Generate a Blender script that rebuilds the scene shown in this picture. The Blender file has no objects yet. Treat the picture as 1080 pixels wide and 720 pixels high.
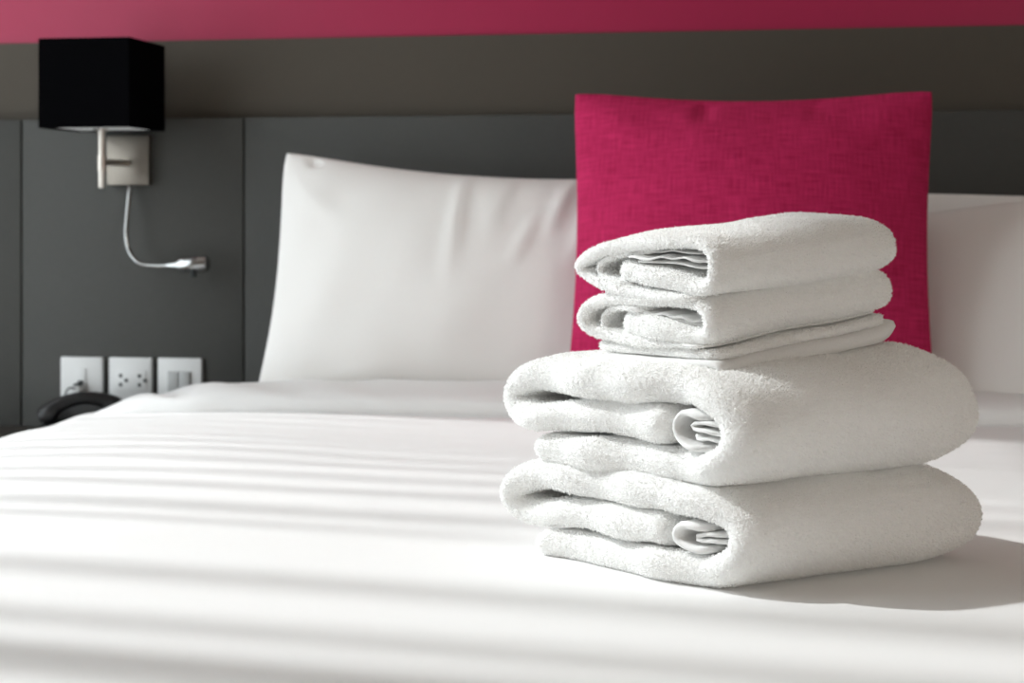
import bpy, bmesh, math, random
import numpy as np
from mathutils import Vector, noise
from mathutils.bvhtree import BVHTree

R = math.radians
scene = bpy.context.scene
col = scene.collection
rng = np.random.default_rng(7)
random.seed(7)

# ---------------------------------------------------------------- camera, light, exposure
F = 1750.0                       # focal length in pixels of the 1080 px wide frame
YAW = R(9.74)
HORIZON = 222.0
BED = 0.58                       # top of the duvet
CAMZ = BED + 0.315
WALL = 2.908                     # front of the headboard
cam_d = bpy.data.cameras.new('camera')
cam = bpy.data.objects.new('camera', cam_d)
col.objects.link(cam)
cam.location = (0, 0, CAMZ)
cam.rotation_euler = (R(90), 0, YAW)
cam_d.sensor_width = 36.0
cam_d.lens = F * 36.0 / 1080.0
cam_d.shift_y = -(360.0 - HORIZON) / 1080.0
cam_d.clip_start = 0.02
cam_d.dof.use_dof = True
cam_d.dof.focus_distance = 1.47
cam_d.dof.aperture_fstop = 8.6
scene.camera = cam
scene.cycles.max_bounces = 16
scene.cycles.diffuse_bounces = 9

world = bpy.data.worlds.new('daylight_sky')
scene.world = world
world.use_nodes = True
bg = world.node_tree.nodes['Background']
bg.inputs['Color'].default_value = (0.915, 0.985, 1.02, 1)
bg.inputs['Strength'].default_value = 4.4

SUN_AZ = Vector((-0.992, 0.132))          # horizontal direction towards the sun
SUN_EL = R(42)
sun_d = bpy.data.lights.new('sun', 'SUN')
sun_d.energy = 2.95
sun_d.angle = R(1.7)
sun_d.color = (0.975, 1.0, 1.0)
sun = bpy.data.objects.new('sun', sun_d)
col.objects.link(sun)
to_sun = Vector((SUN_AZ.x * math.cos(SUN_EL), SUN_AZ.y * math.cos(SUN_EL), math.sin(SUN_EL)))
sun.rotation_euler = to_sun.to_track_quat('Z', 'Y').to_euler()
sun.location = (-6, 2, 5)

# window opening in the left wall (metres)
WX = -1.95
WY0, WY1, WZ0, WZ1 = 0.6, 2.71, 0.15, 2.8
por_d = bpy.data.lights.new('window_portal', 'AREA')
por_d.shape = 'RECTANGLE'
por_d.size = WZ1 - WZ0
por_d.size_y = WY1 - WY0
por_d.cycles.is_portal = True
por = bpy.data.objects.new('window_portal', por_d)
col.objects.link(por)
por.location = (WX - 0.02, (WY0 + WY1) / 2, (WZ0 + WZ1) / 2)
por.rotation_euler = (0, R(-90), 0)

vs = scene.view_settings
vs.view_transform = 'Standard'
vs.look = 'None'
vs.exposure = -0.03
vs.gamma = 1.0
vs.use_curve_mapping = False

# ---------------------------------------------------------------- helpers
CY, SY = math.cos(YAW), math.sin(YAW)

def c2w(xc, d):
    """camera ground coordinates (right, forward) to world x, y"""
    return (xc * CY - d * SY, xc * SY + d * CY)

def at_y(px, py, Y):
    k = (px - 540.0) / F
    t = Y / (k * SY + CY)
    x, y = c2w(k * t, t)
    return Vector((x, y, CAMZ - (py - HORIZON) / F * t))

def at_z(px, py, z):
    t = (CAMZ - z) * F / (py - HORIZON)
    x, y = c2w((px - 540.0) / F * t, t)
    return Vector((x, y, z))

def tag(o, label=None, cat=None, group=None, kind=None):
    if label: o['label'] = label
    if cat: o['category'] = cat
    if group: o['group'] = group
    if kind: o['kind'] = kind
    return o

def empty(name, loc=(0, 0, 0), rz=0.0):
    o = bpy.data.objects.new(name, None)
    o.empty_display_size = 0.05
    o.location = loc
    o.rotation_euler = (0, 0, rz)
    col.objects.link(o)
    return o

def link(name, me, m, parent=None, smooth=False):
    if m: me.materials.append(m)
    o = bpy.data.objects.new(name, me)
    col.objects.link(o)
    if parent: o.parent = parent
    if smooth:
        me.polygons.foreach_set('use_smooth', [True] * len(me.polygons))
    return o

def bm_obj(name, bm, m, parent=None, smooth=False, autosmooth=None):
    me = bpy.data.meshes.new(name)
    bmesh.ops.recalc_face_normals(bm, faces=bm.faces)
    bm.to_mesh(me)
    bm.free()
    o = link(name, me, m, parent, smooth)
    if autosmooth:
        me.set_sharp_from_angle(angle=R(autosmooth))
    return o

def add_box(bm, c, s, bev=0.0, seg=2):
    r = bmesh.ops.create_cube(bm, size=1.0)
    vs_ = r['verts']
    for v in vs_:
        v.co = Vector((v.co.x * s[0] + c[0], v.co.y * s[1] + c[1], v.co.z * s[2] + c[2]))
    if bev > 0:
        es = list({e for v in vs_ for e in v.link_edges})
        bmesh.ops.bevel(bm, geom=es, offset=bev, segments=seg, profile=0.5, affect='EDGES')

def box(name, c, s, m, parent=None, bev=0.0, seg=2):
    bm = bmesh.new()
    add_box(bm, c, s, bev, seg)
    return bm_obj(name, bm, m, parent, smooth=bev > 0, autosmooth=40 if bev > 0 else None)

def add_tube(bm, pts, rad, n=12, cap=True):
    """tube along pts; rad is a number or a list"""
    pts = [Vector(p) for p in pts]
    k = len(pts)
    rads = rad if isinstance(rad, (list, tuple)) else [rad] * k
    rings = []
    prev = None
    for i, p in enumerate(pts):
        t = (pts[min(i + 1, k - 1)] - pts[max(i - 1, 0)]).normalized()
        if prev is None:
            ref = Vector((0, 0, 1)) if abs(t.z) < 0.9 else Vector((1, 0, 0))
            n1 = t.cross(ref).normalized()
        else:
            n1 = (prev - t * prev.dot(t)).normalized()
        prev = n1
        n2 = t.cross(n1)
        rings.append([bm.verts.new(p + (n1 * math.cos(2 * math.pi * j / n) + n2 * math.sin(2 * math.pi * j / n)) * rads[i]) for j in range(n)])
    for a, b in zip(rings, rings[1:]):
        for j in range(n):
            bm.faces.new((a[j], a[(j + 1) % n], b[(j + 1) % n], b[j]))
    if cap:
        bm.faces.new(rings[0][::-1])
        bm.faces.new(rings[-1])

def tube(name, pts, rad, m, parent=None, n=12):
    bm = bmesh.new()
    add_tube(bm, pts, rad, n)
    return bm_obj(name, bm, m, parent, smooth=True, autosmooth=50)

def catmull(P, per=12):
    P = [np.array(p, float) for p in P]
    P = [2 * P[0] - P[1]] + P + [2 * P[-1] - P[-2]]
    out = []
    for i in range(1, len(P) - 2):
        p0, p1, p2, p3 = P[i - 1:i + 3]
        for t in np.linspace(0, 1, per, endpoint=False):
            out.append(0.5 * (2 * p1 + (p2 - p0) * t + (2 * p0 - 5 * p1 + 4 * p2 - p3) * t * t + (3 * p1 - p0 - 3 * p2 + p3) * t ** 3))
    out.append(P[-2])
    return np.array(out)

class Waves:
    """cheap smooth 3D noise: a sum of sines with random directions"""
    def __init__(self, seed, wl, n=10):
        g = np.random.default_rng(seed)
        d = g.normal(size=(n, 3))
        d /= np.linalg.norm(d, axis=1)[:, None]
        self.k = d * (2 * math.pi / (wl * g.uniform(0.7, 1.5, n)))[:, None]
        self.p = g.uniform(0, 6.28, n)
        self.n = n
    def __call__(self, P):
        return np.sin(P @ self.k.T + self.p).sum(1) / math.sqrt(self.n)

# ---------------------------------------------------------------- materials
def new_mat(name):
    m = bpy.data.materials.new(name)
    m.use_nodes = True
    nt = m.node_tree
    return m, nt, nt.nodes['Principled BSDF']

def simple(name, colr, rough=0.6, metal=0.0, noise_scale=None, var=0.0, bump=0.0, spec=0.5, stretch=(1, 1, 1), sheen=0.0):
    m, nt, b = new_mat(name)
    b.inputs['Base Color'].default_value = (*colr, 1)
    b.inputs['Roughness'].default_value = rough
    b.inputs['Metallic'].default_value = metal
    b.inputs['Specular IOR Level'].default_value = spec
    if sheen:
        b.inputs['Sheen Weight'].default_value = sheen
        b.inputs['Sheen Roughness'].default_value = 0.6
    if noise_scale:
        tc = nt.nodes.new('ShaderNodeTexCoord')
        mp = nt.nodes.new('ShaderNodeMapping')
        mp.inputs['Scale'].default_value = stretch
        nz = nt.nodes.new('ShaderNodeTexNoise')
        nz.inputs['Scale'].default_value = noise_scale
        nz.inputs['Detail'].default_value = 4
        nt.links.new(tc.outputs['Object'], mp.inputs['Vector'])
        nt.links.new(mp.outputs['Vector'], nz.inputs['Vector'])
        if var:
            mx = nt.nodes.new('ShaderNodeMix')
            mx.data_type = 'RGBA'
            mx.inputs['A'].default_value = (*[c * (1 - var) for c in colr], 1)
            mx.inputs['B'].default_value = (*[min(1, c * (1 + var)) for c in colr], 1)
            nt.links.new(nz.outputs['Fac'], mx.inputs['Factor'])
            nt.links.new(mx.outputs['Result'], b.inputs['Base Color'])
        if bump:
            bp = nt.nodes.new('ShaderNodeBump')
            bp.inputs['Strength'].default_value = bump
            bp.inputs['Distance'].default_value = 0.002
            nt.links.new(nz.outputs['Fac'], bp.inputs['Height'])
            nt.links.new(bp.outputs['Normal'], b.inputs['Normal'])
    return m

def woven(name, colr, warp=900.0, var=0.05, bump=0.2, rough=0.9, slub=0.0, light=None, sheen=0.0):
    """cloth with crossing threads; slub adds long uneven yarns in both directions"""
    m, nt, b = new_mat(name)
    L = nt.links.new
    tc = nt.nodes.new('ShaderNodeTexCoord')
    outs = []
    for sc in ((warp, warp * 0.06, warp), (warp * 0.06, warp, warp)):
        mp = nt.nodes.new('ShaderNodeMapping')
        mp.inputs['Scale'].default_value = (sc[0], 0.0 if slub else sc[2], sc[1])
        nz = nt.nodes.new('ShaderNodeTexNoise')
        nz.inputs['Scale'].default_value = 1.0
        nz.inputs['Detail'].default_value = 3
        L(tc.outputs['Object'], mp.inputs['Vector'])
        L(mp.outputs['Vector'], nz.inputs['Vector'])
        outs.append(nz.outputs['Fac'])
    mul = nt.nodes.new('ShaderNodeMath')
    mul.operation = 'ADD'
    L(outs[0], mul.inputs[0]); L(outs[1], mul.inputs[1])
    rg = nt.nodes.new('ShaderNodeMapRange')
    rg.inputs['From Min'].default_value = 0.7
    rg.inputs['From Max'].default_value = 1.3
    L(mul.outputs[0], rg.inputs['Value'])
    mx = nt.nodes.new('ShaderNodeMix')
    mx.data_type = 'RGBA'
    mx.inputs['A'].default_value = (*[c * (1 - var) for c in colr], 1)
    mx.inputs['B'].default_value = (*(light or [min(1, c * (1 + var)) for c in colr]), 1)
    L(rg.outputs['Result'], mx.inputs['Factor'])
    L(mx.outputs['Result'], b.inputs['Base Color'])
    bp = nt.nodes.new('ShaderNodeBump')
    bp.inputs['Strength'].default_value = bump
    bp.inputs['Distance'].default_value = 0.001
    L(rg.outputs['Result'], bp.inputs['Height'])
    L(bp.outputs['Normal'], b.inputs['Normal'])
    b.inputs['Roughness'].default_value = rough
    b.inputs['Specular IOR Level'].default_value = 0.2
    if sheen:
        b.inputs['Sheen Weight'].default_value = sheen
        b.inputs['Sheen Roughness'].default_value = 0.5
    return m

M = {}
M['pink_wall'] = simple('pink_paint', (0.34, 0.004, 0.055), 0.5, noise_scale=30, var=0.03, bump=0.05)
M['taupe'] = simple('taupe_paint', (0.062, 0.052, 0.039), 0.8, noise_scale=60, var=0.05, bump=0.05)
M['headboard'] = woven('grey_leatherette', (0.060, 0.061, 0.057), 700, 0.08, 0.25, 0.55)
M['gap'] = simple('dark_board', (0.02, 0.02, 0.02), 0.9, noise_scale=20, var=0.1)
M['brown_wall'] = simple('warm_brown_panel', (0.40, 0.33, 0.27), 0.8, noise_scale=20, var=0.08)
M['white_wall'] = simple('white_plaster', (0.80, 0.77, 0.72), 0.9, noise_scale=40, var=0.02, bump=0.05)
M['ceiling'] = simple('ceiling_plaster', (0.46, 0.41, 0.37), 0.9, noise_scale=40, var=0.02)
M['carpet'] = simple('brown_carpet', (0.22, 0.17, 0.13), 1.0, noise_scale=300, var=0.3, bump=0.5)
M['linen'] = woven('white_cotton', (0.84, 0.84, 0.835), 1600, 0.015, 0.05, 0.85)
M['pillowcase'] = woven('white_percale', (0.80, 0.785, 0.765), 1500, 0.012, 0.04, 0.85)
M['cushion'] = woven('magenta_linen', (0.43, 0.010, 0.075), 420, 0.22, 0.5, 0.9, slub=1.0, light=(0.58, 0.026, 0.125))
M['shade'] = simple('black_shade_cloth', (0.0025, 0.0025, 0.003), 1.0, noise_scale=800, var=0.2, bump=0.1, spec=0.0)
M['lining'] = simple('white_shade_lining', (0.85, 0.86, 0.86), 0.7, noise_scale=200, var=0.02)
M['nickel'] = simple('brushed_nickel', (0.62, 0.58, 0.53), 0.34, 1.0, noise_scale=60, var=0.06, stretch=(1, 1, 14))
M['plate'] = simple('satin_nickel_plate', (0.21, 0.19, 0.165), 0.42, 1.0, noise_scale=60, var=0.06, stretch=(14, 1, 1))
M['chrome'] = simple('polished_chrome', (0.42, 0.43, 0.43), 0.14, 1.0, noise_scale=30, var=0.02)
M['plastic'] = simple('white_plastic', (0.70, 0.71, 0.71), 0.35, noise_scale=20, var=0.01)
M['rocker'] = simple('grey_rocker_plastic', (0.42, 0.43, 0.43), 0.35, noise_scale=20, var=0.02)
M['hole'] = simple('socket_hole_black', (0.02, 0.025, 0.025), 0.8, noise_scale=20, var=0.05)
M['black_plastic'] = simple('black_phone_plastic', (0.006, 0.006, 0.007), 0.45, noise_scale=40, var=0.1)
M['dark_wood'] = simple('dark_stained_wood', (0.045, 0.038, 0.032), 0.45, noise_scale=12, var=0.3, stretch=(1, 8, 8))
M['alu'] = simple('white_window_frame', (0.7, 0.7, 0.7), 0.5, noise_scale=15, var=0.02)

# terry cloth: fine looped relief
def terry():
    m, nt, b = new_mat('white_terry')
    L = nt.links.new
    tc = nt.nodes.new('ShaderNodeTexCoord')
    nz = nt.nodes.new('ShaderNodeTexNoise')
    nz.inputs['Scale'].default_value = 520
    nz.inputs['Detail'].default_value = 3
    nz2 = nt.nodes.new('ShaderNodeTexNoise')
    nz2.inputs['Scale'].default_value = 90
    nz2.inputs['Detail'].default_value = 2
    L(tc.outputs['Object'], nz.inputs['Vector'])
    L(tc.outputs['Object'], nz2.inputs['Vector'])
    ad = nt.nodes.new('ShaderNodeMath')
    ad.operation = 'MULTIPLY_ADD'
    ad.inputs[1].default_value = 0.25
    L(nz2.outputs['Fac'], ad.inputs[0])
    L(nz.outputs['Fac'], ad.inputs[2])
    bp = nt.nodes.new('ShaderNodeBump')
    bp.inputs['Strength'].default_value = 0.9
    bp.inputs['Distance'].default_value = 0.0022
    L(ad.outputs[0], bp.inputs['Height'])
    L(bp.outputs['Normal'], b.inputs['Normal'])
    b.inputs['Base Color'].default_value = (0.95, 0.95, 0.94, 1)
    b.inputs['Roughness'].default_value = 1.0
    b.inputs['Specular IOR Level'].default_value = 0.05
    b.inputs['Sheen Weight'].default_value = 0.15
    return m
M['terry'] = terry()
def pile_mat():
    m, nt, b = new_mat('terry_loops')
    L = nt.links.new
    out = nt.nodes['Material Output']
    df = nt.nodes.new('ShaderNodeBsdfDiffuse'); df.inputs['Color'].default_value = (0.96, 0.96, 0.95, 1)
    tr = nt.nodes.new('ShaderNodeBsdfTranslucent'); tr.inputs['Color'].default_value = (0.96, 0.96, 0.95, 1)
    mx = nt.nodes.new('ShaderNodeMixShader'); mx.inputs[0].default_value = 0.38
    L(df.outputs[0], mx.inputs[1]); L(tr.outputs[0], mx.inputs[2]); L(mx.outputs[0], out.inputs['Surface'])
    return m
M['pile'] = pile_mat()
M['hem'] = woven('flat_towel_hem', (0.82, 0.82, 0.81), 900, 0.03, 0.3, 0.95)

# slats of the vertical blind: thin cloth, some light goes through
def slat_mat():
    m, nt, b = new_mat('blind_cloth')
    L = nt.links.new
    out = nt.nodes['Material Output']
    b.inputs['Base Color'].default_value = (0.8, 0.8, 0.78, 1)
    b.inputs['Roughness'].default_value = 0.9
    tr = nt.nodes.new('ShaderNodeBsdfTransparent')
    mx = nt.nodes.new('ShaderNodeMixShader')
    mx.inputs[0].default_value = 0.64
    L(b.outputs[0], mx.inputs[1]); L(tr.outputs[0], mx.inputs[2])
    L(mx.outputs[0], out.inputs['Surface'])
    return m
M['slat'] = slat_mat()

def glass_mat():
    m, nt, b = new_mat('window_glass')
    L = nt.links.new
    out = nt.nodes['Material Output']
    tr = nt.nodes.new('ShaderNodeBsdfTransparent')
    gl = nt.nodes.new('ShaderNodeBsdfGlossy')
    gl.inputs['Roughness'].default_value = 0.02
    mx = nt.nodes.new('ShaderNodeMixShader')
    mx.inputs[0].default_value = 0.05
    L(tr.outputs[0], mx.inputs[1]); L(gl.outputs[0], mx.inputs[2])
    L(mx.outputs[0], out.inputs['Surface'])
    return m
M['glass'] = glass_mat()

# ---------------------------------------------------------------- room
XR, YB, ZC = 3.0, -3.0, 2.95
def struct(name, boxes, m):
    bm = bmesh.new()
    for c, s in boxes:
        add_box(bm, c, s)
    return tag(bm_obj(name, bm, m), kind='structure')

YW = WALL + 0.055                        # plaster plane behind the headboard
struct('floor', [(((WX + XR) / 2, (YB + YW) / 2, -0.05), (XR - WX, YW - YB, 0.1))], M['carpet'])
struct('ceiling', [(((WX + XR) / 2, (YB + YW) / 2, ZC + 0.05), (XR - WX, YW - YB, 0.1))], M['ceiling'])
struct('wall_back', [(((WX + XR) / 2, YW + 0.05, ZC / 2), (XR - WX, 0.1, ZC))], M['white_wall'])
struct('wall_right', [((XR + 0.05, (YB + YW) / 2, ZC / 2), (0.1, YW - YB, ZC))], M['brown_wall'])
struct('wall_front', [(((WX + XR) / 2, YB - 0.05, ZC / 2), (XR - WX, 0.1, ZC))], M['brown_wall'])
wl = 0.16
wx = WX - wl / 2
struct('wall_left', [
    ((wx, (YB + WY0) / 2, ZC / 2), (wl, WY0 - YB, ZC)),
    ((wx, (WY1 + YW) / 2, ZC / 2), (wl, YW - WY1, ZC)),
    ((wx, (WY0 + WY1) / 2, WZ0 / 2), (wl, WY1 - WY0, WZ0)),
    ((wx, (WY0 + WY1) / 2, (WZ1 + ZC) / 2), (wl, WY1 - WY0, ZC - WZ1))], M['white_wall'])
# window: frame with one mullion low in the room's far part, two panes
win = empty('window_1', (wx, (WY0 + WY1) / 2, WZ0))
tag(win, kind='structure')
wh, ww = WZ1 - WZ0, WY1 - WY0
bm = bmesh.new()
for c, s in (((0, 0, 0.03), (0.06, ww, 0.06)), ((0, 0, wh - 0.03), (0.06, ww, 0.06)),
             ((0, -ww / 2 + 0.03, wh / 2), (0.06, 0.06, wh)), ((0, ww / 2 - 0.02, wh / 2), (0.06, 0.04, wh)),
             ((0, -0.35, wh / 2), (0.06, 0.06, wh))):
    add_box(bm, c, s)
bm_obj('frame', bm, M['alu'], win)
box('pane', (0, (-ww / 2 - 0.35) / 2, wh / 2), (0.006, ww / 2 - 0.35 - 0.06, wh - 0.12), M['glass'], win)
box('pane', (0, (ww / 2 - 0.35) / 2, wh / 2), (0.006, ww / 2 + 0.35 - 0.06, wh - 0.12), M['glass'], win)

# taupe band on the wall, between headboard and pink paint
pl = at_y(0, 46.5, WALL + 0.03); pr = at_y(1080, 26, WALL + 0.03)
z_pink = (pl.z + pr.z) / 2
z_head = (at_y(0, 126, WALL).z + at_y(1080, 116, WALL).z) / 2
z_tb = z_head - 0.06
o = box('trim_1', ((WX + XR) / 2, WALL + 0.0425, (z_pink + z_tb) / 2), (XR - WX, 0.025, z_pink - z_tb), M['taupe'])
tag(o, 'taupe painted band on the wall above the grey headboard', kind='structure')

o = box('trim_2', ((WX + XR) / 2, WALL + 0.046, z_pink + 0.21), (XR - WX, 0.018, 0.42), M['pink_wall'])
tag(o, 'deep pink painted band along the top of the wall', kind='structure')

# headboard: padded panels with open joints
x_s1 = at_y(22.5, 280, WALL).x
x_s2 = at_y(257, 280, WALL).x
hb = empty('headboard', (0, WALL, 0.0))
tag(hb, 'dark grey panelled headboard running along the wall behind the bed', 'headboard')
box('backing_board', (0.35, 0.045, z_head / 2), (XR - WX - 0.7 - 0.02, 0.018, z_head - 0.01), M['gap'], hb)
edges = [x_s1 - (x_s2 - x_s1), x_s1, x_s2, x_s2 + 2.13, x_s2 + 2.13 + (x_s2 - x_s1)]
for a, b in zip(edges, edges[1:]):
    g = 0.0013
    box('panel', ((a + b) / 2, 0.018, z_head / 2), (b - a - 2 * g, 0.036, z_head), M['headboard'], hb, bev=0.003)

# ---------------------------------------------------------------- vertical blind in front of the window
bl = empty('vertical_blind', (WX + 0.05, 0, WZ1 - 0.06))
tag(bl, 'white vertical blind with cloth slats in front of the window', 'blind')
box('headrail', (0, (WY0 + WY1) / 2, 0.025), (0.04, WY1 - WY0 - 0.02, 0.05), M['alu'], bl)
def stripe_y(py, px=0.0):
    p = at_z(px, py, BED)
    return p.y + (p.x - (WX + 0.05)) * (-SUN_AZ.y / SUN_AZ.x)
ya = stripe_y(449)
slats = [(yy, 0.028) for yy in np.arange(ya + 0.055, 2.69, 0.058)]
slats += [(stripe_y(y), w) for y, w in ((449, 0.030), (455, 0.030), (462.5, 0.035), (471, 0.035), (483, 0.035), (497.5, 0.04), (520, 0.055), (535, 0.03), (592, 0.065), (645, 0.06), (700, 0.05))]
y = slats[-1][0] - 0.17
while y > WY0 + 0.1:
    slats.append((y, 0.05))
    y -= 0.15
hs = WZ1 - 0.06 - WZ0 - 0.04
for yy, w in slats:
    bm = bmesh.new()
    n = 6
    rows = []
    for z in (0, -hs):
        rows.append([[bm.verts.new((0.006 * (1 - (2 * i / n - 1) ** 2) + e, yy + w * (i / n - 0.5), z)) for i in range(n + 1)] for e in (0, 0.0012)])
    for i in range(n):
        for e in (0, 1):
            bm.faces.new((rows[0][e][i], rows[0][e][i + 1], rows[1][e][i + 1], rows[1][e][i]))
        for r_ in (0, 1):
            bm.faces.new((rows[r_][0][i], rows[r_][0][i + 1], rows[r_][1][i + 1], rows[r_][1][i]))
    for i in (0, n):
        bm.faces.new((rows[0][0][i], rows[0][1][i], rows[1][1][i], rows[1][0][i]))
    bm_obj('slat', bm, M['slat'], bl, smooth=False)

# ---------------------------------------------------------------- bed
XL, XRB = -1.20, 1.08                  # sides of the bed
YF, YH = 0.45, WALL - 0.01              # foot and head
base = box('bed_base', ((XL + XRB) / 2, (YF + YH) / 2 + 0.01, 0.14), (XRB - XL - 0.20, YH - YF - 0.12, 0.28), M['dark_wood'], None, bev=0.01)
tag(base, 'dark bed base hidden under the white duvet', 'bed base')
mat = box('mattress', ((XL + XRB) / 2, (YF + YH) / 2 + 0.01, 0.395), (XRB - XL - 0.20, YH - YF - 0.13, 0.23), M['linen'], None, bev=0.04, seg=4)
tag(mat, 'thick white mattress hidden under the duvet', 'mattress')

wav1 = Waves(3, 0.55, 9)
wav2 = Waves(5, 0.22, 9)
def bed_z(X, Y):
    """height of the duvet's top (arrays)"""
    P = np.stack([X * 0.55, Y, X * 0], -1).reshape(-1, 3)
    n1 = wav1(P).reshape(X.shape)
    P2 = np.stack([X * 0.35 + 5, Y, X * 0], -1).reshape(-1, 3)
    n2 = wav2(P2).reshape(X.shape)
    far = np.clip((Y - 1.55) / 0.5, 0, 1)
    z = BED + n1 * 0.0026 * (0.3 + far) + n2 * 0.0020 * (0.1 + far)
    dl = np.clip((-0.62 - X) / 0.5, 0, 1.2)
    z = z - 0.020 * dl ** 2
    dr = np.clip((X - 0.62) / 0.5, 0, 1.2)
    return z - 0.024 * dr ** 2

def make_duvet():
    ny, rad = 220, 0.055
    Ys = np.linspace(YF, 2.705, ny)
    # across: hang left, roll, top, roll, hang right
    prof = [(XL, -0.36 + 0.03 * i) for i in range(11)]
    prof += [(XL + rad - rad * math.cos(a), -rad + rad * math.sin(a)) for a in np.linspace(0.0, math.pi / 2, 9)]
    prof += [(x, 0.0) for x in np.linspace(XL + rad, XRB - rad, 200)[1:-1]]
    prof += [(XRB - rad + rad * math.sin(a), -rad + rad * math.cos(a)) for a in np.linspace(0.0, math.pi / 2, 9)]
    prof += [(XRB, -0.06 - 0.03 * i) for i in range(1, 11)]
    prof = np.array(prof)
    X = np.repeat(prof[None, :, 0], ny, 0)
    D = np.repeat(prof[None, :, 1], ny, 0)
    Y = np.repeat(Ys[:, None], len(prof), 1)
    Z = bed_z(X, Y) + D
    hang = np.clip(-D / 0.3, 0, 1)
    X = X + np.sign(X) * hang * (0.035 + 0.02 * np.sin(Y * 14 + 1) + 0.012 * np.sin(Y * 31))
    # rounded foot end
    ft = np.clip((YF + 0.06 - Y) / 0.06, 0, 1)
    Z = Z - 0.06 * (1 - np.sqrt(1 - ft ** 2 * 0.999))
    V = np.stack([X, Y, Z], -1).reshape(-1, 3)
    m_ = len(prof)
    idx = np.arange(ny * m_).reshape(ny, m_)
    Fq = np.stack([idx[:-1, :-1], idx[:-1, 1:], idx[1:, 1:], idx[1:, :-1]], -1).reshape(-1, 4)
    me = bpy.data.meshes.new('cover')
    me.from_pydata(V.tolist(), [], Fq.tolist())
    # foot drop
    return me

duvet = empty('duvet', ((XL + XRB) / 2, (YF + YH) / 2, BED - 0.36))
tag(duvet, 'smooth white duvet covering the bed under the towels', 'duvet')
bpy.context.view_layer.update()
me = make_duvet()
cover = link('cover', me, M['linen'], duvet, smooth=True)
cover.matrix_parent_inverse = duvet.matrix_world.inverted()
md = cover.modifiers.new('thickness', 'SOLIDIFY')
md.thickness = 0.012
md.offset = -1

# turned-back top edge of the bedding, in front of the pillows
def make_fold():
    xs = np.concatenate([np.linspace(XL - 0.02, -0.80, 90), np.linspace(-0.80, XRB - 0.05, 150)[1:]])
    nc = 28
    wv = Waves(11, 0.13, 8)
    V = []
    for X in xs:
        k = np.clip((X - (XL - 0.03)) / 0.30, 0, 1)
        k = k * k * (3 - 2 * k)
        hgt = 0.006 + 0.036 * k
        y0 = 2.515 + 0.02 * (1 - k)
        y1 = 2.74
        for j in range(nc):
            a = math.pi * j / (nc - 1)
            cy = (y0 + y1) / 2 - (y1 - y0) / 2 * math.copysign(abs(math.cos(a)) ** 0.6, math.cos(a))
            cz = hgt * math.sin(a) ** 0.55
            V.append((X, cy, cz))
    V = np.array(V)
    zb = bed_z(V[:, 0], V[:, 1])
    n = wv(np.stack([V[:, 0] * 1.2 + V[:, 1] * 0.9, V[:, 1] * 0.8, V[:, 2] * 2], -1))
    left = np.clip((-0.7 - V[:, 0]) / 0.25, 0, 1)
    amp = 0.0012 + 0.0028 * left
    drop = 0.05 * np.clip((-1.07 - V[:, 0]) / 0.14, 0, 1) ** 2
    V[:, 2] = zb - 0.004 + V[:, 2] + n * amp * np.clip(V[:, 2] / 0.02, 0, 1) - drop
    V[:, 1] += n * amp * 0.8
    m_ = len(xs)
    idx = np.arange(m_ * nc).reshape(m_, nc)
    Fq = np.stack([idx[:-1, :-1], idx[1:, :-1], idx[1:, 1:], idx[:-1, 1:]], -1).reshape(-1, 4).tolist()
    Fq += [[int(idx[i, 0]), int(idx[i, -1]), int(idx[i + 1, -1]), int(idx[i + 1, 0])] for i in range(m_ - 1)]
    Fq.append(idx[0].tolist()); Fq.append(idx[-1][::-1].tolist())
    me = bpy.data.meshes.new('folded_edge')
    me.from_pydata(V.tolist(), [], Fq)
    return me
fe = link('folded_edge', make_fold(), M['linen'], duvet, smooth=True)
fe.matrix_parent_inverse = duvet.matrix_world.inverted()
fe['label'] = 'thick turned-back top edge of the white duvet'

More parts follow.
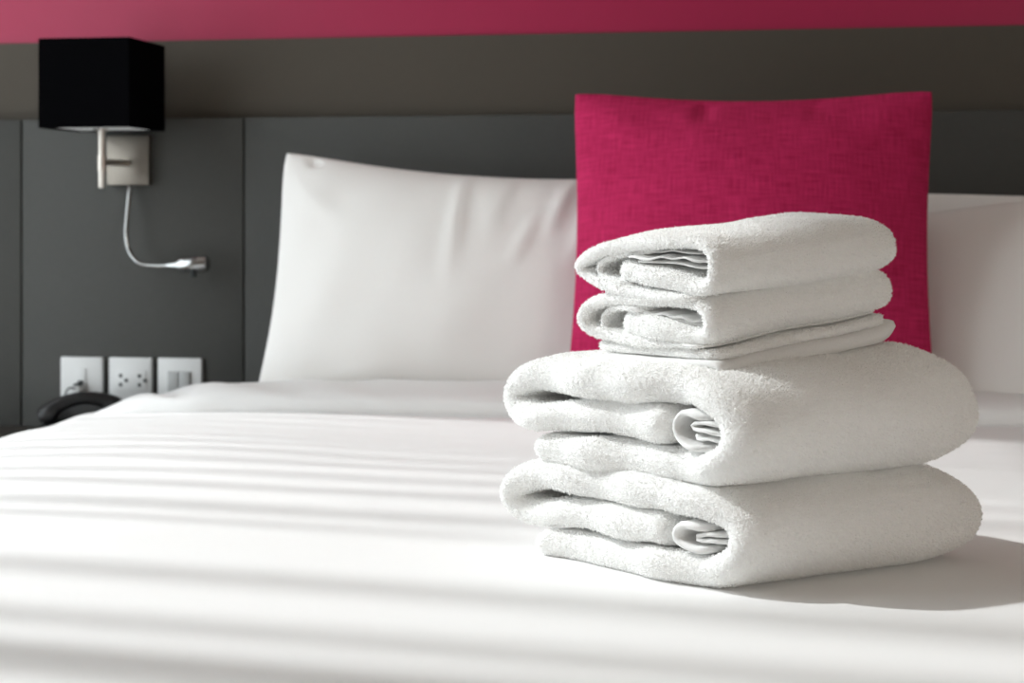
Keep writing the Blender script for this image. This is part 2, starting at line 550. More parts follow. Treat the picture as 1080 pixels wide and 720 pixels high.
# ---------------------------------------------------------------- pillows and cushion
def pillow_mesh(name, W, H, T, pinx, piny, nu=90, nv=70, pw=2.4, qw=0.62, wr=None, seed=0, amp=0.003, flare=0.0, skew=0.0):
    """local: x across, z up along the pillow, y thickness (front = -y); base centre at origin"""
    u = np.linspace(-1, 1, nu); v = np.linspace(-1, 1, nv)
    u = np.sign(u) * np.abs(u) ** 0.8; v = np.sign(v) * np.abs(v) ** 0.8
    Uu, Vv = np.meshgrid(u, v, indexing='ij')
    x = W / 2 * Uu * (1 - pinx * (1 - Vv ** 2) * np.abs(Uu) ** 3)
    z = H / 2 * Vv * (1 - piny * (1 - Uu ** 2) * np.abs(Vv) ** 3)
    x = x * (1 + flare * ((1 - Vv) / 2) ** 4)
    z = z - skew * Uu * (Vv + 1) / 2
    cn = (np.abs(Uu) * np.abs(Vv)) ** 7
    x = x * (1 - 0.022 * cn); z = z * (1 - 0.034 * cn)
    th = T / 2 * np.clip(1 - np.abs(Uu) ** pw, 0, 1) ** qw * np.clip(1 - np.abs(Vv) ** pw, 0, 1) ** qw
    edge = np.clip(np.minimum(1 - np.abs(Uu), 1 - np.abs(Vv)) / 0.08, 0, 1)
    wv = Waves(seed, 0.13, 9)
    sheets = []
    for s in (-1, 1):
        P = np.stack([x, th * s, z], -1).reshape(-1, 3)
        n = wv(P).reshape(x.shape)
        yy = s * (th + 0.003) + amp * n * edge * s
        if wr is not None and s == -1:
            yy = yy - wr(Uu, Vv) * edge
        sheets.append(np.stack([x, yy, z + H / 2], -1).reshape(-1, 3))
    idx = np.arange(nu * nv).reshape(nu, nv)
    A = np.stack([idx[:-1, :-1], idx[1:, :-1], idx[1:, 1:], idx[:-1, 1:]], -1).reshape(-1, 4)
    B = A[:, ::-1] + nu * nv
    ring = np.concatenate([idx[:, 0], idx[-1, 1:], idx[-2::-1, -1], idx[0, -2:0:-1]])
    nx = np.roll(ring, -1)
    Cc = np.stack([ring, ring + nu * nv, nx + nu * nv, nx], -1)
    me = bpy.data.meshes.new(name)
    me.from_pydata(np.concatenate(sheets).tolist(), [], np.concatenate([A, B, Cc]).tolist())
    bm = bmesh.new(); bm.from_mesh(me)
    bmesh.ops.recalc_face_normals(bm, faces=bm.faces)
    bm.to_mesh(me); bm.free()
    return me

def place(o, loc, lean, roll=0.0, rz=0.0):
    from mathutils import Matrix
    o.matrix_world = Matrix.Translation(loc) @ Matrix.Rotation(rz, 4, 'Z') @ Matrix.Rotation(-lean, 4, 'X') @ Matrix.Rotation(roll, 4, 'Y')

def ridge(u, v, u0, v0, u1, v1, w, a):
    """a soft crease from one point of the cloth to another"""
    du, dv = u1 - u0, v1 - v0
    t = np.clip(((u - u0) * du + (v - v0) * dv) / (du * du + dv * dv), 0, 1)
    d2 = (u - u0 - t * du) ** 2 + ((v - v0 - t * dv) * 0.7) ** 2
    return a * np.exp(-d2 / (w * w)) * np.sin(np.pi * np.clip(t * 0.9 + 0.1, 0, 1))

def wr_left(u, v):
    return (ridge(u, v, -0.12, 0.99, -0.16, -0.1, 0.030, 0.0075) + ridge(u, v, 0.08, 0.97, 0.0, 0.25, 0.028, 0.008)
            + ridge(u, v, -0.02, 0.98, -0.05, 0.45, 0.028, 0.005) + ridge(u, v, 0.22, 0.55, 0.10, 0.05, 0.022, 0.006)
            + ridge(u, v, 0.36, 0.95, 0.26, 0.3, 0.032, 0.008) + ridge(u, v, 0.52, 0.9, 0.36, 0.1, 0.036, 0.008)
            + ridge(u, v, 0.46, 0.97, 0.44, 0.5, 0.025, 0.006) - ridge(u, v, -0.86, 0.99, -0.82, 0.86, 0.030, 0.010)
            + ridge(u, v, -0.95, 0.75, -0.6, 0.3, 0.06, 0.003) + ridge(u, v, -0.75, -0.9, -0.3, -0.7, 0.06, 0.004))

lp = link('pillow', pillow_mesh('pillow', 0.775, 0.43, 0.17, 0.02, 0.15, wr=wr_left, seed=2, amp=0.002, flare=0.06, skew=0.016), M['pillowcase'], smooth=True)
tag(lp, 'white bed pillow leaning on the headboard beside the wall lamp', 'pillow', 'bed pillows')
place(lp, (-0.51, 2.725, BED - 0.02), R(11), R(0.8))
rp = link('pillow', pillow_mesh('pillow', 0.76, 0.385, 0.15, 0.04, -0.05, seed=9, amp=0.002, skew=-0.03), M['pillowcase'], smooth=True)
tag(rp, 'shaded white pillow in front on the right of the magenta cushion', 'pillow', 'bed pillows')
place(rp, (0.53, 2.635, BED - 0.02), R(22), R(-1.0), R(-2))
rb = link('pillow', pillow_mesh('pillow', 0.74, 0.352, 0.055, 0.03, 0.03, seed=12, amp=0.002), M['pillowcase'], smooth=True)
tag(rb, 'white pillow with only its top edge showing behind the right pillow', 'pillow', 'bed pillows')
place(rb, (0.50, 2.835, BED - 0.01), R(4), R(1.0))

def wr_cush(u, v):
    return (ridge(u, v, -0.23, 1.0, -0.25, 0.75, 0.05, -0.012) + ridge(u, v, -0.95, 0.95, -0.5, 0.6, 0.07, 0.005)
            + ridge(u, v, 0.95, 0.95, 0.55, 0.7, 0.07, 0.006) + ridge(u, v, 0.98, 0.55, 0.8, 0.3, 0.05, 0.004)
            + ridge(u, v, -0.98, 0.45, -0.75, 0.4, 0.05, 0.004) + ridge(u, v, 0.38, 0.98, 0.34, 0.78, 0.06, -0.006))
cu = link('cushion', pillow_mesh('cushion', 0.57, 0.51, 0.22, 0.05, 0.085, wr=wr_cush, seed=21, amp=0.0018, pw=2.0, qw=0.78), M['cushion'], smooth=True)
tag(cu, 'square magenta linen cushion standing behind the towel stack', 'cushion')
place(cu, (-0.075, 2.575, BED + 0.005), R(9), R(0.3))

# ---------------------------------------------------------------- towels
AX = np.array(c2w(math.cos(R(30)), math.sin(R(30))))          # along the fold
BX = np.array(c2w(math.cos(R(133)), math.sin(R(133))))        # across, away from the fold side

def ribbon(path, th, L, seed, ds=0.004, du=0.007, jit=0.003, taper=None, end_r=None):
    """a soft thick sheet that follows path (b, z) and runs along u from 0 to L; all borders rounded"""
    C = catmull(path, 24)
    s = np.concatenate([[0], np.cumsum(np.linalg.norm(np.diff(C, axis=0), axis=1))])
    S = s[-1]
    th = np.atleast_1d(th).astype(float)
    r = th.mean() / 2
    ang = np.linspace(0, math.pi / 2, 6)
    endd = r * (1 - np.cos(ang))
    ss = np.concatenate([endd, np.linspace(r, S - r, max(4, int((S - 2 * r) / ds)))[1:-1], (S - endd)[::-1]])
    Cs = np.stack([np.interp(ss, s, C[:, 0]), np.interp(ss, s, C[:, 1])], -1)
    d1 = np.stack([np.interp(np.clip(ss + 0.003, 0, S), s, C[:, i]) - np.interp(np.clip(ss - 0.003, 0, S), s, C[:, i]) for i in (0, 1)], -1)
    d1 /= np.linalg.norm(d1, axis=1)[:, None]
    N = np.stack([-d1[:, 1], d1[:, 0]], -1)
    t_s = np.interp(ss / S, np.linspace(0, 1, len(th)), th)
    dend = np.minimum(ss, S - ss)
    h_s = t_s / 2 * np.sqrt(np.clip(1 - (1 - np.clip(dend / r, 0, 1)) ** 2, 0, 1))
    er = end_r or r * 1.1
    endu = er * (1 - np.cos(np.linspace(0, math.pi / 2, 7)))
    uu = np.concatenate([endu, np.linspace(er, L - er, max(4, int((L - 2 * er) / du)))[1:-1], (L - endu)[::-1]])
    du_ = np.minimum(uu, L - uu)
    e_u = np.sqrt(np.clip(1 - (1 - np.clip(du_ / er, 0, 1)) ** 2, 0, 1))
    g = np.random.default_rng(seed)
    ph = g.uniform(0, 6.28, 6)
    off0 = jit * (np.sin(ss * 34 + ph[0]) + 0.6 * np.sin(ss * 83 + ph[1]))
    off1 = jit * (np.sin(ss * 30 + ph[2]) + 0.6 * np.sin(ss * 71 + ph[3]))
    cr = min(0.014, S * 0.2)
    rc = cr * (1 - np.sqrt(np.clip(1 - (1 - np.clip(dend / cr, 0, 1)) ** 2, 0, 1)))
    off0 = off0 + rc; off1 = off1 - rc
    q = uu / L
    U2 = uu[None, :] + off0[:, None] * (1 - q[None, :]) + off1[:, None] * q[None, :]
    ns, nu = len(ss), len(uu)
    sh = []
    for sg in (1, -1):
        hh = sg * h_s[:, None] * e_u[None, :]
        sh.append(np.stack([Cs[:, 0][:, None] + N[:, 0][:, None] * hh, Cs[:, 1][:, None] + N[:, 1][:, None] * hh, U2], -1).reshape(-1, 3))
    V = np.concatenate(sh)
    idx = np.arange(ns * nu).reshape(ns, nu)
    idb = idx + ns * nu
    idb = idb.copy()
    idb[0] = idx[0]; idb[-1] = idx[-1]; idb[:, 0] = idx[:, 0]; idb[:, -1] = idx[:, -1]
    def quads(i):
        return np.stack([i[:-1, :-1], i[1:, :-1], i[1:, 1:], i[:-1, 1:]], -1).reshape(-1, 4)
    Q = np.concatenate([quads(idx)[:, ::-1], quads(idb)])
    used, inv = np.unique(Q, return_inverse=True)
    return V[used], inv.reshape(Q.shape)

def shape_towel(V, W, Ht, L, seed, far_r, far_k, amp=0.0016, near_k=0.05, slump=0.0):
    b, z, u = V[:, 0].copy(), V[:, 1].copy(), V[:, 2].copy()
    q = np.clip((u - (L - far_r)) / far_r, 0, 1.05)
    k = np.sqrt(np.clip(1 - far_k * q ** 2.6, 0.05, 1))
    zc = 0.46 * Ht
    z = zc + (z - zc) * k
    b = W * 0.5 + (b - W * 0.5) * (1 - 0.10 * q * q)
    p = np.clip((0.05 - u) / 0.05, 0, 1)
    z = zc + (z - zc) * (1 - near_k * p * p)
    z = z - slump * (b / W) ** 2 * (z / Ht)
    V = np.stack([b, z, u], -1)
    w1 = Waves(seed, 0.10, 9); w2 = Waves(seed + 1, 0.045, 9)
    hgt = np.clip(V[:, 1] / 0.02, 0, 1)
    V[:, 1] += (w1(V) * amp + w2(V) * amp * 0.45) * hgt
    V[:, 0] += w1(V + 3.1) * amp
    V[:, 2] += w1(V + 7.7) * amp
    return V

towel_geo = []      # (object, verts world, tris, density) for the pile

def towel(name, label, corner, W, Ht, L, z0, paths, seed, far_r, far_k, mats=None, slump=0.0, tilt=0.0, grow=0.0, density=520000, rot=0.0, amp=0.0016):
    """paths: list of (part name, points normalised, thickness normalised, material, u inset)"""
    ca, sa = math.cos(rot), math.sin(rot)
    ax = np.array([AX[0] * ca - AX[1] * sa, AX[0] * sa + AX[1] * ca])
    bx = np.array([BX[0] * ca - BX[1] * sa, BX[0] * sa + BX[1] * ca])
    cen = np.array(corner) + ax * L / 2 + bx * W / 2
    root = empty(name, (cen[0], cen[1], z0))
    tag(root, label, 'towel', 'folded white towels in the stack')
    for part, pts, th, m, inset, jit in paths:
        P = [(p[0] * W, p[1] * Ht) for p in pts]
        V, Q = ribbon(P, np.atleast_1d(th) * Ht, L - 2 * inset, seed + len(pts), jit=jit)
        V[:, 2] += inset
        V = shape_towel(V, W, Ht, L, seed, far_r, far_k, amp=amp, slump=slump)
        V[:, 1] *= 1 + grow * np.clip(V[:, 2] / L, 0, 1)
        V[:, 1] += tilt * (V[:, 2] / L - 0.35)
        Wd = np.stack([corner[0] + bx[0] * V[:, 0] + ax[0] * V[:, 2] - cen[0],
                       corner[1] + bx[1] * V[:, 0] + ax[1] * V[:, 2] - cen[1], V[:, 1]], -1)
        me = bpy.data.meshes.new(part)
        me.from_pydata(Wd.tolist(), [], Q.tolist())
        bm = bmesh.new(); bm.from_mesh(me)
        bmesh.ops.recalc_face_normals(bm, faces=bm.faces)
        bm.to_mesh(me); bm.free()
        o = link(part, me, M[m], root, smooth=True)
        towel_geo.append((root, o, Wd + np.array([cen[0], cen[1], z0]), density if m == 'terry' else 0))
    return root

A0 = at_z(794, 633, BED)
def rel(da, db):
    return (A0.x + AX[0] * da + BX[0] * db, A0.y + AX[1] * da + BX[1] * db)

big = [(0.82, 0.14), (0.6, 0.15), (0.34, 0.16), (0.17, 0.19), (0.085, 0.34), (0.08, 0.60), (0.15, 0.79), (0.32, 0.835), (0.56, 0.83), (0.76, 0.825),
       (0.885, 0.77), (0.94, 0.61), (0.915, 0.46), (0.84, 0.41), (0.75, 0.45), (0.60, 0.495), (0.44, 0.505), (0.30, 0.505)]
big_t = [0.28, 0.32, 0.32, 0.28, 0.29, 0.33, 0.34, 0.29, 0.25, 0.33, 0.34]
roll_c = [(0.17, 0.62), (0.25, 0.63), (0.285, 0.53), (0.275, 0.42), (0.22, 0.36), (0.17, 0.37)]
roll_i = [(0.13, 0.57), (0.18, 0.585), (0.225, 0.55), (0.215, 0.515), (0.17, 0.52), (0.13, 0.50)]
roll_j = [(0.13, 0.44), (0.17, 0.455), (0.21, 0.43), (0.235, 0.46)]
towel('bath_towel', 'thick folded white bath towel at the bottom of the stack', rel(-0.004, -0.004), 0.310, 0.092, 0.290, BED - 0.003,
      [('folded_cloth', big, big_t, 'terry', 0.0, 0.003), ('rolled_hem', [(x_ * 0.9 + 0.015, 0.49 + (z_ - 0.49) * 0.85) for x_, z_ in roll_c], 0.075, 'hem', 0.002, 0.001), ('inner_fold', [(x_ * 0.85 + 0.02, z_ - 0.04) for x_, z_ in roll_i], 0.045, 'hem', 0.008, 0.001)],
      101, 0.075, 0.66)
towel('bath_towel', 'thick folded white bath towel second from the bottom of the stack', rel(0.0, 0.0), 0.318, 0.101, 0.290, BED + 0.080,
      [('folded_cloth', big, big_t, 'terry', 0.0, 0.004), ('rolled_hem', roll_c, 0.055, 'hem', 0.003, 0.001), ('inner_fold', roll_i, 0.032, 'hem', 0.006, 0.001), ('inner_fold', roll_j, 0.03, 'hem', 0.009, 0.001)],
      151, 0.085, 0.70, grow=0.17)

small1 = [(0.16, 0.05), (0.45, 0.07), (0.72, 0.17), (0.89, 0.34), (0.945, 0.50), (0.86, 0.68), (0.66, 0.84), (0.42, 0.90), (0.20, 0.88), (0.095, 0.74),
          (0.07, 0.50), (0.085, 0.27), (0.17, 0.19), (0.30, 0.27), (0.48, 0.37), (0.69, 0.46)]
small1_t = [0.09, 0.17, 0.20, 0.19, 0.20, 0.22, 0.21, 0.19, 0.18, 0.24, 0.32, 0.32]
thin1 = [(0.64, 0.66), (0.56, 0.69), (0.48, 0.64), (0.40, 0.67), (0.33, 0.62), (0.26, 0.64), (0.19, 0.57), (0.15, 0.58)]
thin2 = [(0.60, 0.60), (0.50, 0.59), (0.40, 0.56), (0.30, 0.53), (0.20, 0.47), (0.15, 0.46)]
line1 = [(0.60, 0.21), (0.76, 0.31), (0.82, 0.46), (0.77, 0.61), (0.62, 0.72), (0.44, 0.765)]
line2 = [(0.60, 0.44), (0.76, 0.47), (0.82, 0.56), (0.81, 0.70), (0.72, 0.79), (0.50, 0.80)]
thin3 = [(0.72, 0.58), (0.73, 0.68), (0.66, 0.74), (0.54, 0.745), (0.44, 0.72), (0.36, 0.745), (0.26, 0.70), (0.18, 0.68)]
small2 = [(0.12, 0.21), (0.50, 0.235), (0.80, 0.30), (0.92, 0.42), (0.935, 0.62), (0.86, 0.80), (0.66, 0.89), (0.42, 0.90), (0.20, 0.89), (0.10, 0.78),
          (0.075, 0.58), (0.10, 0.40), (0.20, 0.36), (0.36, 0.44), (0.54, 0.49), (0.70, 0.49)]
small2 = [(x_, 0.36 + 0.64 * (z_ - 0.19) / 0.81) for x_, z_ in small2]
small2_t = [0.05, 0.10, 0.15, 0.15, 0.15, 0.17, 0.17, 0.15, 0.16, 0.24, 0.30, 0.28]
flat_a = [(0.88, 0.30), (0.60, 0.285), (0.30, 0.275), (0.05, 0.27)]
flat_b = [(0.84, 0.07), (0.50, 0.06), (0.20, 0.05), (0.05, 0.055), (0.025, 0.11), (0.06, 0.165), (0.30, 0.16), (0.55, 0.165), (0.84, 0.18)]
towel('hand_towel', 'folded white hand towel under the topmost towel of the stack', rel(0.030, 0.068), 0.172, 0.073, 0.212, BED + 0.179,
      [('folded_cloth', small2, small2_t, 'terry', 0.0, 0.002), ('inner_fold', [(p[0] * 0.9 + 0.03, p[1] * 0.7 + 0.28) for p in thin1], 0.04, 'hem', 0.005, 0.002),
       ('inner_fold', [(p[0] * 0.9 + 0.03, p[1] * 0.7 + 0.30) for p in thin2], 0.04, 'hem', 0.008, 0.002),
       ('inner_fold', line2, 0.07, 'terry', 0.004, 0.002), ('under_fold', flat_a, 0.12, 'terry', 0.004, 0.002), ('under_fold', flat_b, 0.095, 'hem', 0.002, 0.002)],
      201, 0.035, 0.4, amp=0.001, tilt=0.028)
towel('hand_towel', 'folded white hand towel on top of the stack', rel(0.028, 0.062), 0.184, 0.059, 0.215, BED + 0.242,
      [('folded_cloth', small1, small1_t, 'terry', 0.0, 0.002), ('inner_fold', thin1, 0.035, 'hem', 0.004, 0.003),
       ('inner_fold', thin2, 0.035, 'hem', 0.007, 0.002), ('inner_fold', thin3, 0.03, 'hem', 0.010, 0.002), ('inner_fold', line1, 0.09, 'terry', 0.004, 0.002)],
      251, 0.045, 0.5, amp=0.0012, tilt=0.021)

# terry loops: short leaning blades on every exposed face of the towels
def grow_pile():
    allv, allt, base_i = [], [], 0
    for root, o, Wv, den in towel_geo:
        o.data.calc_loop_triangles()
        n = len(o.data.loop_triangles)
        tri = np.empty(n * 3, dtype=np.int32)
        o.data.loop_triangles.foreach_get('vertices', tri)
        tri = tri.reshape(-1, 3)
        allv.append(Wv); allt.append(tri + base_i); base_i += len(Wv)
    tree = BVHTree.FromPolygons(np.concatenate(allv).tolist(), np.concatenate(allt).tolist())
    g = np.random.default_rng(5)
    for (root, o, Wv, den), tri in zip(towel_geo, [t for t in allt]):
        if not den: continue
        o.data.loop_triangles
        n = len(o.data.loop_triangles)
        t = np.empty(n * 3, dtype=np.int32)
        o.data.loop_triangles.foreach_get('vertices', t)
        t = t.reshape(-1, 3)
        a, b, c = Wv[t[:, 0]], Wv[t[:, 1]], Wv[t[:, 2]]
        fn = np.cross(b - a, c - a)
        ar = np.linalg.norm(fn, axis=1) / 2
        vn = np.empty(len(Wv) * 3, dtype=np.float32)
        o.data.vertex_normals.foreach_get('vector', vn)
        vn = vn.reshape(-1, 3)
        # first a coarse look per triangle: buried ones get no pile
        cen = (a + b + c) / 3
        nn = vn[t].mean(1)
        nn /= np.maximum(np.linalg.norm(nn, axis=1), 1e-6)[:, None]
        keep = np.zeros(n, bool)
        for i in range(n):
            p = Vector(cen[i] + nn[i] * 0.0006)
            keep[i] = tree.ray_cast(p, Vector(nn[i]), 0.006)[0] is None
        prob = ar * keep
        cnt = int(prob.sum() * den)
        pick = g.choice(n, cnt, p=prob / prob.sum())
        r1, r2 = g.random(cnt), g.random(cnt)
        f = r1 + r2 > 1
        r1[f], r2[f] = 1 - r1[f], 1 - r2[f]
        w = np.stack([1 - r1 - r2, r1, r2], -1)
        tt = t[pick]
        P = (Wv[tt] * w[:, :, None]).sum(1)
        N = (vn[tt] * w[:, :, None]).sum(1)
        N /= np.maximum(np.linalg.norm(N, axis=1), 1e-6)[:, None]
        rv = g.normal(size=(cnt, 3))
        rv[:, :2] += AX * 1.1
        T = rv - N * (rv * N).sum(1)[:, None]
        T /= np.maximum(np.linalg.norm(T, axis=1), 1e-6)[:, None]
        B = np.cross(N, T)
        ln = np.where(g.random(cnt) < 0.12, g.uniform(0.0022, 0.0034, cnt), g.uniform(0.0014, 0.0026, cnt))[:, None]
        wd = g.uniform(0.0005, 0.0010, cnt)[:, None]
        up = g.uniform(0.45, 0.95, cnt)[:, None]
        tip = P + (N * up + T * np.sqrt(1 - up ** 2)) * ln
        p0, p1 = P - B * wd - N * 0.0004, P + B * wd - N * 0.0004
        V = np.stack([p0, p1, tip], 1).reshape(-1, 3)
        # wind each blade so that it faces outwards
        gn = np.cross(p1 - p0, tip - p0)
        fl = (gn * N).sum(1) < 0
        F_ = np.arange(cnt * 3).reshape(-1, 3)
        F_[fl] = F_[fl][:, ::-1]
        V = V - np.array(root.location)
        me = bpy.data.meshes.new('terry_pile')
        me.vertices.add(cnt * 3)
        me.vertices.foreach_set('co', V.astype(np.float32).ravel())
        me.loops.add(cnt * 3)
        me.loops.foreach_set('vertex_index', F_.astype(np.int32).ravel())
        me.polygons.add(cnt)
        me.polygons.foreach_set('loop_start', np.arange(0, cnt * 3, 3, dtype=np.int32))
        me.update(calc_edges=True)
        pass
        pile = link('terry_pile', me, M['pile'], o)
        pile['kind'] = 'stuff'
bpy.context.view_layer.update()
grow_pile()

# ---------------------------------------------------------------- wall lamp
lamp = empty('wall_lamp', at_y(136, 170, WALL))
tag(lamp, 'wall lamp with black box shade and bendable reading light on the headboard', 'lamp')
LO = lamp.location
def lp_(p): return Vector(p) - LO
s_back = WALL - 0.035
s_dep = 0.165
c_bl = at_y(40.5, 40.5, s_back - s_dep)
c_br = at_y(136, 134, s_back - s_dep)
sx0, sx1, sz0, sz1 = c_bl.x - LO.x, c_br.x - LO.x, c_br.z - LO.z, c_bl.z - LO.z
sy0, sy1 = s_back - s_dep - LO.y, s_back - LO.y
def open_box(name, x0, x1, y0, y1, z0, z1, th, m, parent):
    bm = bmesh.new()
    o_ = [(x0, y0), (x1, y0), (x1, y1), (x0, y1)]
    i_ = [(x0 + th, y0 + th), (x1 - th, y0 + th), (x1 - th, y1 - th), (x0 + th, y1 - th)]
    vo = [[bm.verts.new((x, y_, z)) for x, y_ in o_] for z in (z0, z1)]
    vi = [[bm.verts.new((x, y_, z)) for x, y_ in i_] for z in (z0, z1)]
    for j in range(4):
        k = (j + 1) % 4
        bm.faces.new((vo[0][j], vo[0][k], vo[1][k], vo[1][j]))
        bm.faces.new((vi[0][k], vi[0][j], vi[1][j], vi[1][k]))
        bm.faces.new((vo[0][k], vo[0][j], vi[0][j], vi[0][k]))
        bm.faces.new((vo[1][j], vo[1][k], vi[1][k], vi[1][j]))
    return bm_obj(name, bm, m, parent)
shade = open_box('lamp_shade', sx0, sx1, sy0, sy1, sz0, sz1, 0.002, M['shade'], lamp)
open_box('lining', sx0 + 0.0022, sx1 - 0.0022, sy0 + 0.0022, sy1 - 0.0022, sz0 + 0.004, sz1 - 0.004, 0.001, M['lining'], shade)
# white diffuser inside the shade, seen at its lower rim
box('diffuser', ((sx0 + sx1) / 2, (sy0 + sy1) / 2, sz0 + 0.0045), (sx1 - sx0 - 0.008, sy1 - sy0 - 0.008, 0.003), M['lining'], shade)
# back plate
pa, pb = at_y(113.5, 143, WALL - 0.012), at_y(158, 195, WALL - 0.012)
box('back_plate', ((pa.x + pb.x) / 2 - LO.x, -0.009, (pa.z + pb.z) / 2 - LO.z), (pb.x - pa.x, 0.018, pa.z - pb.z), M['plate'], lamp, bev=0.002)
# upright stem in front of the plate
ys = s_back - s_dep * 0.42
st_t, st_m, st_b = at_y(108.5, 134, ys), at_y(107.5, 165, ys), at_y(107, 198.5, ys)
sx = st_m.x - LO.x
tube('stem', [lp_((st_m.x, ys, st_t.z + 0.05)), lp_((st_m.x, ys, st_m.z)), lp_((st_m.x, ys, st_b.z + 0.002)), lp_((st_m.x, ys, st_b.z))], [0.0065, 0.0065, 0.0065, 0.005], M['nickel'], lamp, 16)
tube('stem_collar', [lp_((st_m.x, ys, st_m.z + 0.002)), lp_((st_m.x, ys, st_m.z - 0.026))], 0.0078, M['nickel'], lamp, 16)
tube('arm', [lp_((st_m.x, ys, st_m.z - 0.010)), lp_(((pa.x + pb.x) / 2, WALL - 0.012, st_m.z - 0.010))], 0.006, M['nickel'], lamp, 12)
# lamp holder under the shade
tube('lamp_holder', [lp_((st_m.x, ys, st_t.z + 0.012)), lp_((st_m.x, ys, st_t.z - 0.007))], 0.011, M['nickel'], lamp, 16)
hx = lp_(at_y(113, 139, ys))
tube('switch_knob', [lp_((st_m.x - 0.002, ys - 0.008, st_t.z - 0.002)), lp_((st_m.x - 0.008, ys - 0.016, st_t.z - 0.002))], 0.005, M['chrome'], lamp, 10)
# gooseneck
yg = WALL - 0.045
gp = [(137, 194), (136.5, 203), (134.5, 225), (133, 245), (135.5, 262), (142, 273), (150, 278.5), (165, 280.5), (178, 280)]
gpts = [at_y(x, y_, WALL - 0.012 - 0.033 * min(1, i / 3)) for i, (x, y_) in enumerate(gp)]
gl = [lp_(p) for p in catmull([tuple(p) for p in gpts], 6).tolist()] if False else [Vector(p) - LO for p in catmull([tuple(p) for p in gpts], 6)]
tube('gooseneck', gl, 0.0042, M['chrome'], lamp, 12)
h0, h1, h2, h3, h4 = [at_y(x, y_, yg) - LO for x, y_ in ((176, 280.2), (186, 279.5), (192, 279), (218, 278), (219.5, 278))]
head = tube('reading_head', [h0, h1, h2, h3, h4], [0.005, 0.008, 0.0145, 0.0145, 0.012], M['chrome'], lamp, 20)
kb = at_y(205, 287, yg) - LO
tube('switch_button', [kb + Vector((0, -0.004, 0.004)), kb + Vector((0, -0.004, -0.008))], 0.0055, M['hole'], head, 12)

# ---------------------------------------------------------------- wall plates
def plate(name, label, cat, x0, x1, y0):
    a, b = at_y(x0, y0, WALL - 0.008), at_y(x1, y0, WALL - 0.008)
    w = b.x - a.x
    root = empty(name, ((a.x + b.x) / 2, WALL, a.z - w / 2))
    tag(root, label, cat)
    box('frame', (0, -0.005, 0), (w, 0.010, w * 1.0), M['plastic'], root, bev=0.0025, seg=3)
    return root, w
t, w = plate('phone_outlet', 'white telephone outlet plate holding a plug, leftmost of the three wall plates', 'outlet', 64, 108.5, 376)
md_ = box('module', (0.000, -0.0108, 0.002), (w * 0.24, 0.003, w * 0.46), M['plastic'], t, bev=0.0008)
box('jack_hole', (0, -0.0126, -w * 0.08), (w * 0.13, 0.001, w * 0.12), M['hole'], md_)
plug = empty('phone_plug', (t.location.x, WALL - 0.012, t.location.z - w * 0.2))
tag(plug, 'clear phone plug with looping cable in the telephone outlet', 'plug')
box('plug_body', (0, -0.012, 0.0), (w * 0.17, 0.022, w * 0.16), M['plastic'], plug, bev=0.002)
box('plug_boot', (0, -0.014, w * 0.10), (w * 0.15, 0.014, w * 0.07), M['hole'], plug, bev=0.002)
cp = [(0, -0.022, 0.002), (-0.008, -0.034, 0.004), (-0.014, -0.036, -0.008), (-0.017, -0.034, -0.03), (-0.014, -0.034, -0.07), (0.004, -0.05, -0.105)]
tube('cable', [Vector(p) for p in catmull(cp, 8)], 0.0016, M['black_plastic'], plug, 8)

t, w = plate('power_outlet', 'white double power socket plate, middle of the three wall plates', 'outlet', 115, 160, 376.6)
md_ = box('module', (0.003, -0.0108, 0.0), (w * 0.70, 0.003, w * 0.46), M['plastic'], t, bev=0.0008)
for cx in (-0.24, 0.20):
    for dx, dz in ((0, 0.10), (0, -0.10), (0.13, 0.0)):
        bm = bmesh.new()
        add_tube(bm, [((cx + dx) * w + 0.003, -0.0112, dz * w), ((cx + dx) * w + 0.003, -0.0127, dz * w)], 0.0036, 10)
        bm_obj('socket_hole', bm, M['hole'], md_)
t, w = plate('light_switch', 'white light switch plate with two grey rockers, nearest the pillow', 'light switch', 166.5, 213, 377.2)
box('surround', (0.000, -0.0106, -w * 0.03), (w * 0.52, 0.002, w * 0.50), M['rocker'], t, bev=0.0006)
for sx_ in (-1, 1):
    box('rocker', (sx_ * w * 0.125, -0.0125, -w * 0.03), (w * 0.235, 0.006, w * 0.46), M['rocker'], t, bev=0.001)

# ---------------------------------------------------------------- bedside table and telephone
zt = at_y(20, 449.5, WALL - 0.01).z
nx0, nx1 = -1.85, -1.115
nt_ = empty('bedside_table', ((nx0 + nx1) / 2, WALL - 0.10, 0))
tag(nt_, 'dark narrow bedside table beside the bed, carrying the telephone', 'table')
nw = nx1 - nx0
box('top', (0, 0, zt - 0.0125), (nw, 0.19, 0.025), M['dark_wood'], nt_, bev=0.002)
box('body', (0, 0.005, (zt - 0.025) / 2 + 0.04), (nw - 0.02, 0.17, zt - 0.025 - 0.08), M['dark_wood'], nt_, bev=0.002)
for dz in (0.14, 0.34):
    d = box('drawer', (0, -0.087, dz - 0.02), (nw - 0.05, 0.016, 0.17), M['dark_wood'], nt_, bev=0.002)
    box('handle', (0, -0.101, dz), (0.14, 0.012, 0.012), M['nickel'], d, bev=0.003)
box('plinth', (0, 0.01, 0.02), (nw - 0.06, 0.15, 0.04), M['dark_wood'], nt_)

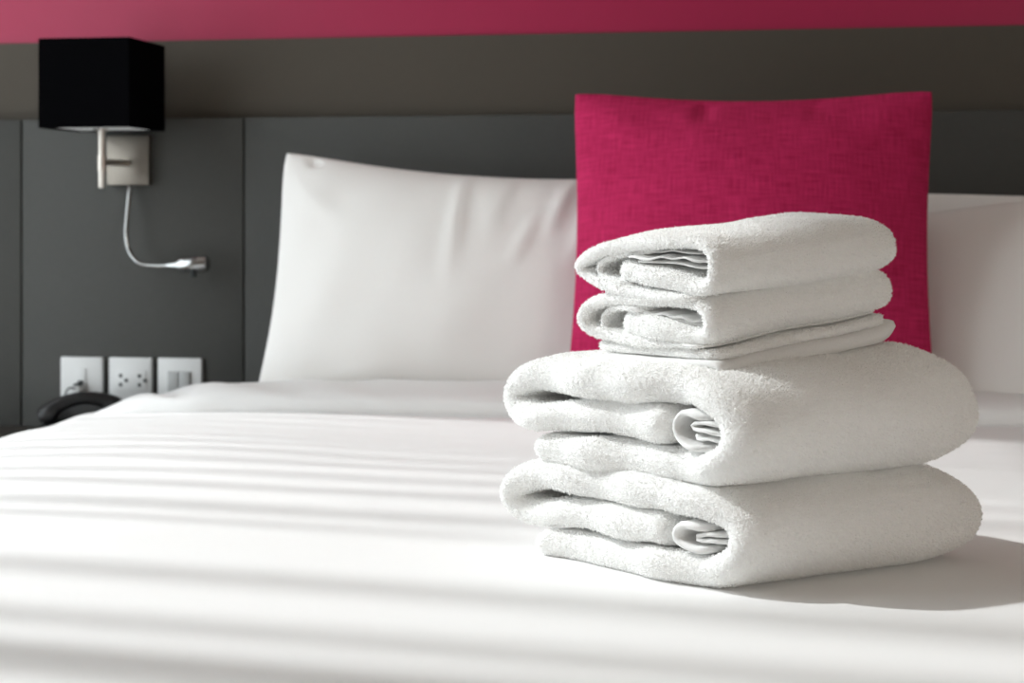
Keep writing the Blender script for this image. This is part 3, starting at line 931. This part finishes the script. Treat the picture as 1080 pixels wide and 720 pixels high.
pc = at_y(82, 440, WALL - 0.13)
ph = empty('telephone', (pc.x, WALL - 0.10, zt))
ph.scale = (0.72, 0.72, 0.72)
tag(ph, 'black desk telephone half hidden behind the edge of the bed', 'telephone')
bm = bmesh.new()
prof = [(-0.10, 0.0), (-0.10, 0.018), (0.03, 0.074), (0.085, 0.078), (0.095, 0.065), (0.10, 0.0)]
vv = [[bm.verts.new((x, y_, z)) for y_, z in prof] for x in (-0.085, 0.085)]
for j in range(len(prof)):
    k = (j + 1) % len(prof)
    bm.faces.new((vv[0][j], vv[0][k], vv[1][k], vv[1][j]))
bm.faces.new(vv[0][::-1]); bm.faces.new(vv[1])
bmesh.ops.bevel(bm, geom=list(bm.edges), offset=0.004, segments=2, affect='EDGES')
bm_obj('body', bm, M['black_plastic'], ph, smooth=True, autosmooth=35)
# handset: arched bar with two round ends
hs_ = [(-0.088, -0.05, 0.048), (-0.072, -0.052, 0.058), (-0.05, -0.04, 0.078), (0.0, -0.02, 0.094), (0.045, 0.0, 0.088), (0.07, 0.01, 0.075), (0.085, 0.015, 0.062)]
hr = [0.020, 0.024, 0.019, 0.016, 0.018, 0.024, 0.021]
hp = catmull([(*p, r_) for p, r_ in zip(hs_, hr)], 6)
tube('handset', [Vector(p[:3]) for p in hp], [float(p[3]) for p in hp], M['black_plastic'], ph, 16)
box('badge', (0.0, -0.052, 0.036), (0.012, 0.004, 0.010), M['nickel'], ph, bev=0.001)

# ---------------------------------------------------------------- unseen fill lamp behind the camera, added to brighten the towels' shaded sides
def fill_glow():
    m, nt, b = new_mat('fill_lamp_glow')
    b.inputs['Base Color'].default_value = (0.9, 0.86, 0.8, 1)
    b.inputs['Roughness'].default_value = 0.8
    b.inputs['Emission Color'].default_value = (1.0, 0.96, 0.89, 1)
    b.inputs['Emission Strength'].default_value = 20.0
    return m
fl = empty('fill_lamp', (1.62, -0.30, 0.0))
tag(fl, 'added unseen fill lamp with drum shade past the foot of the bed', 'lamp')
tube('base', [(0, 0, 0.0), (0, 0, 0.018), (0, 0, 0.024)], [0.15, 0.15, 0.13], M['nickel'], fl, 32)
tube('pole', [(0, 0, 0.02), (0, 0, 1.18)], 0.011, M['nickel'], fl, 14)
tube('lamp_shade', [(0, 0, 1.06), (0, 0, 1.40)], [0.20, 0.18], fill_glow(), fl, 40)  # glowing drum of the added fill lamp
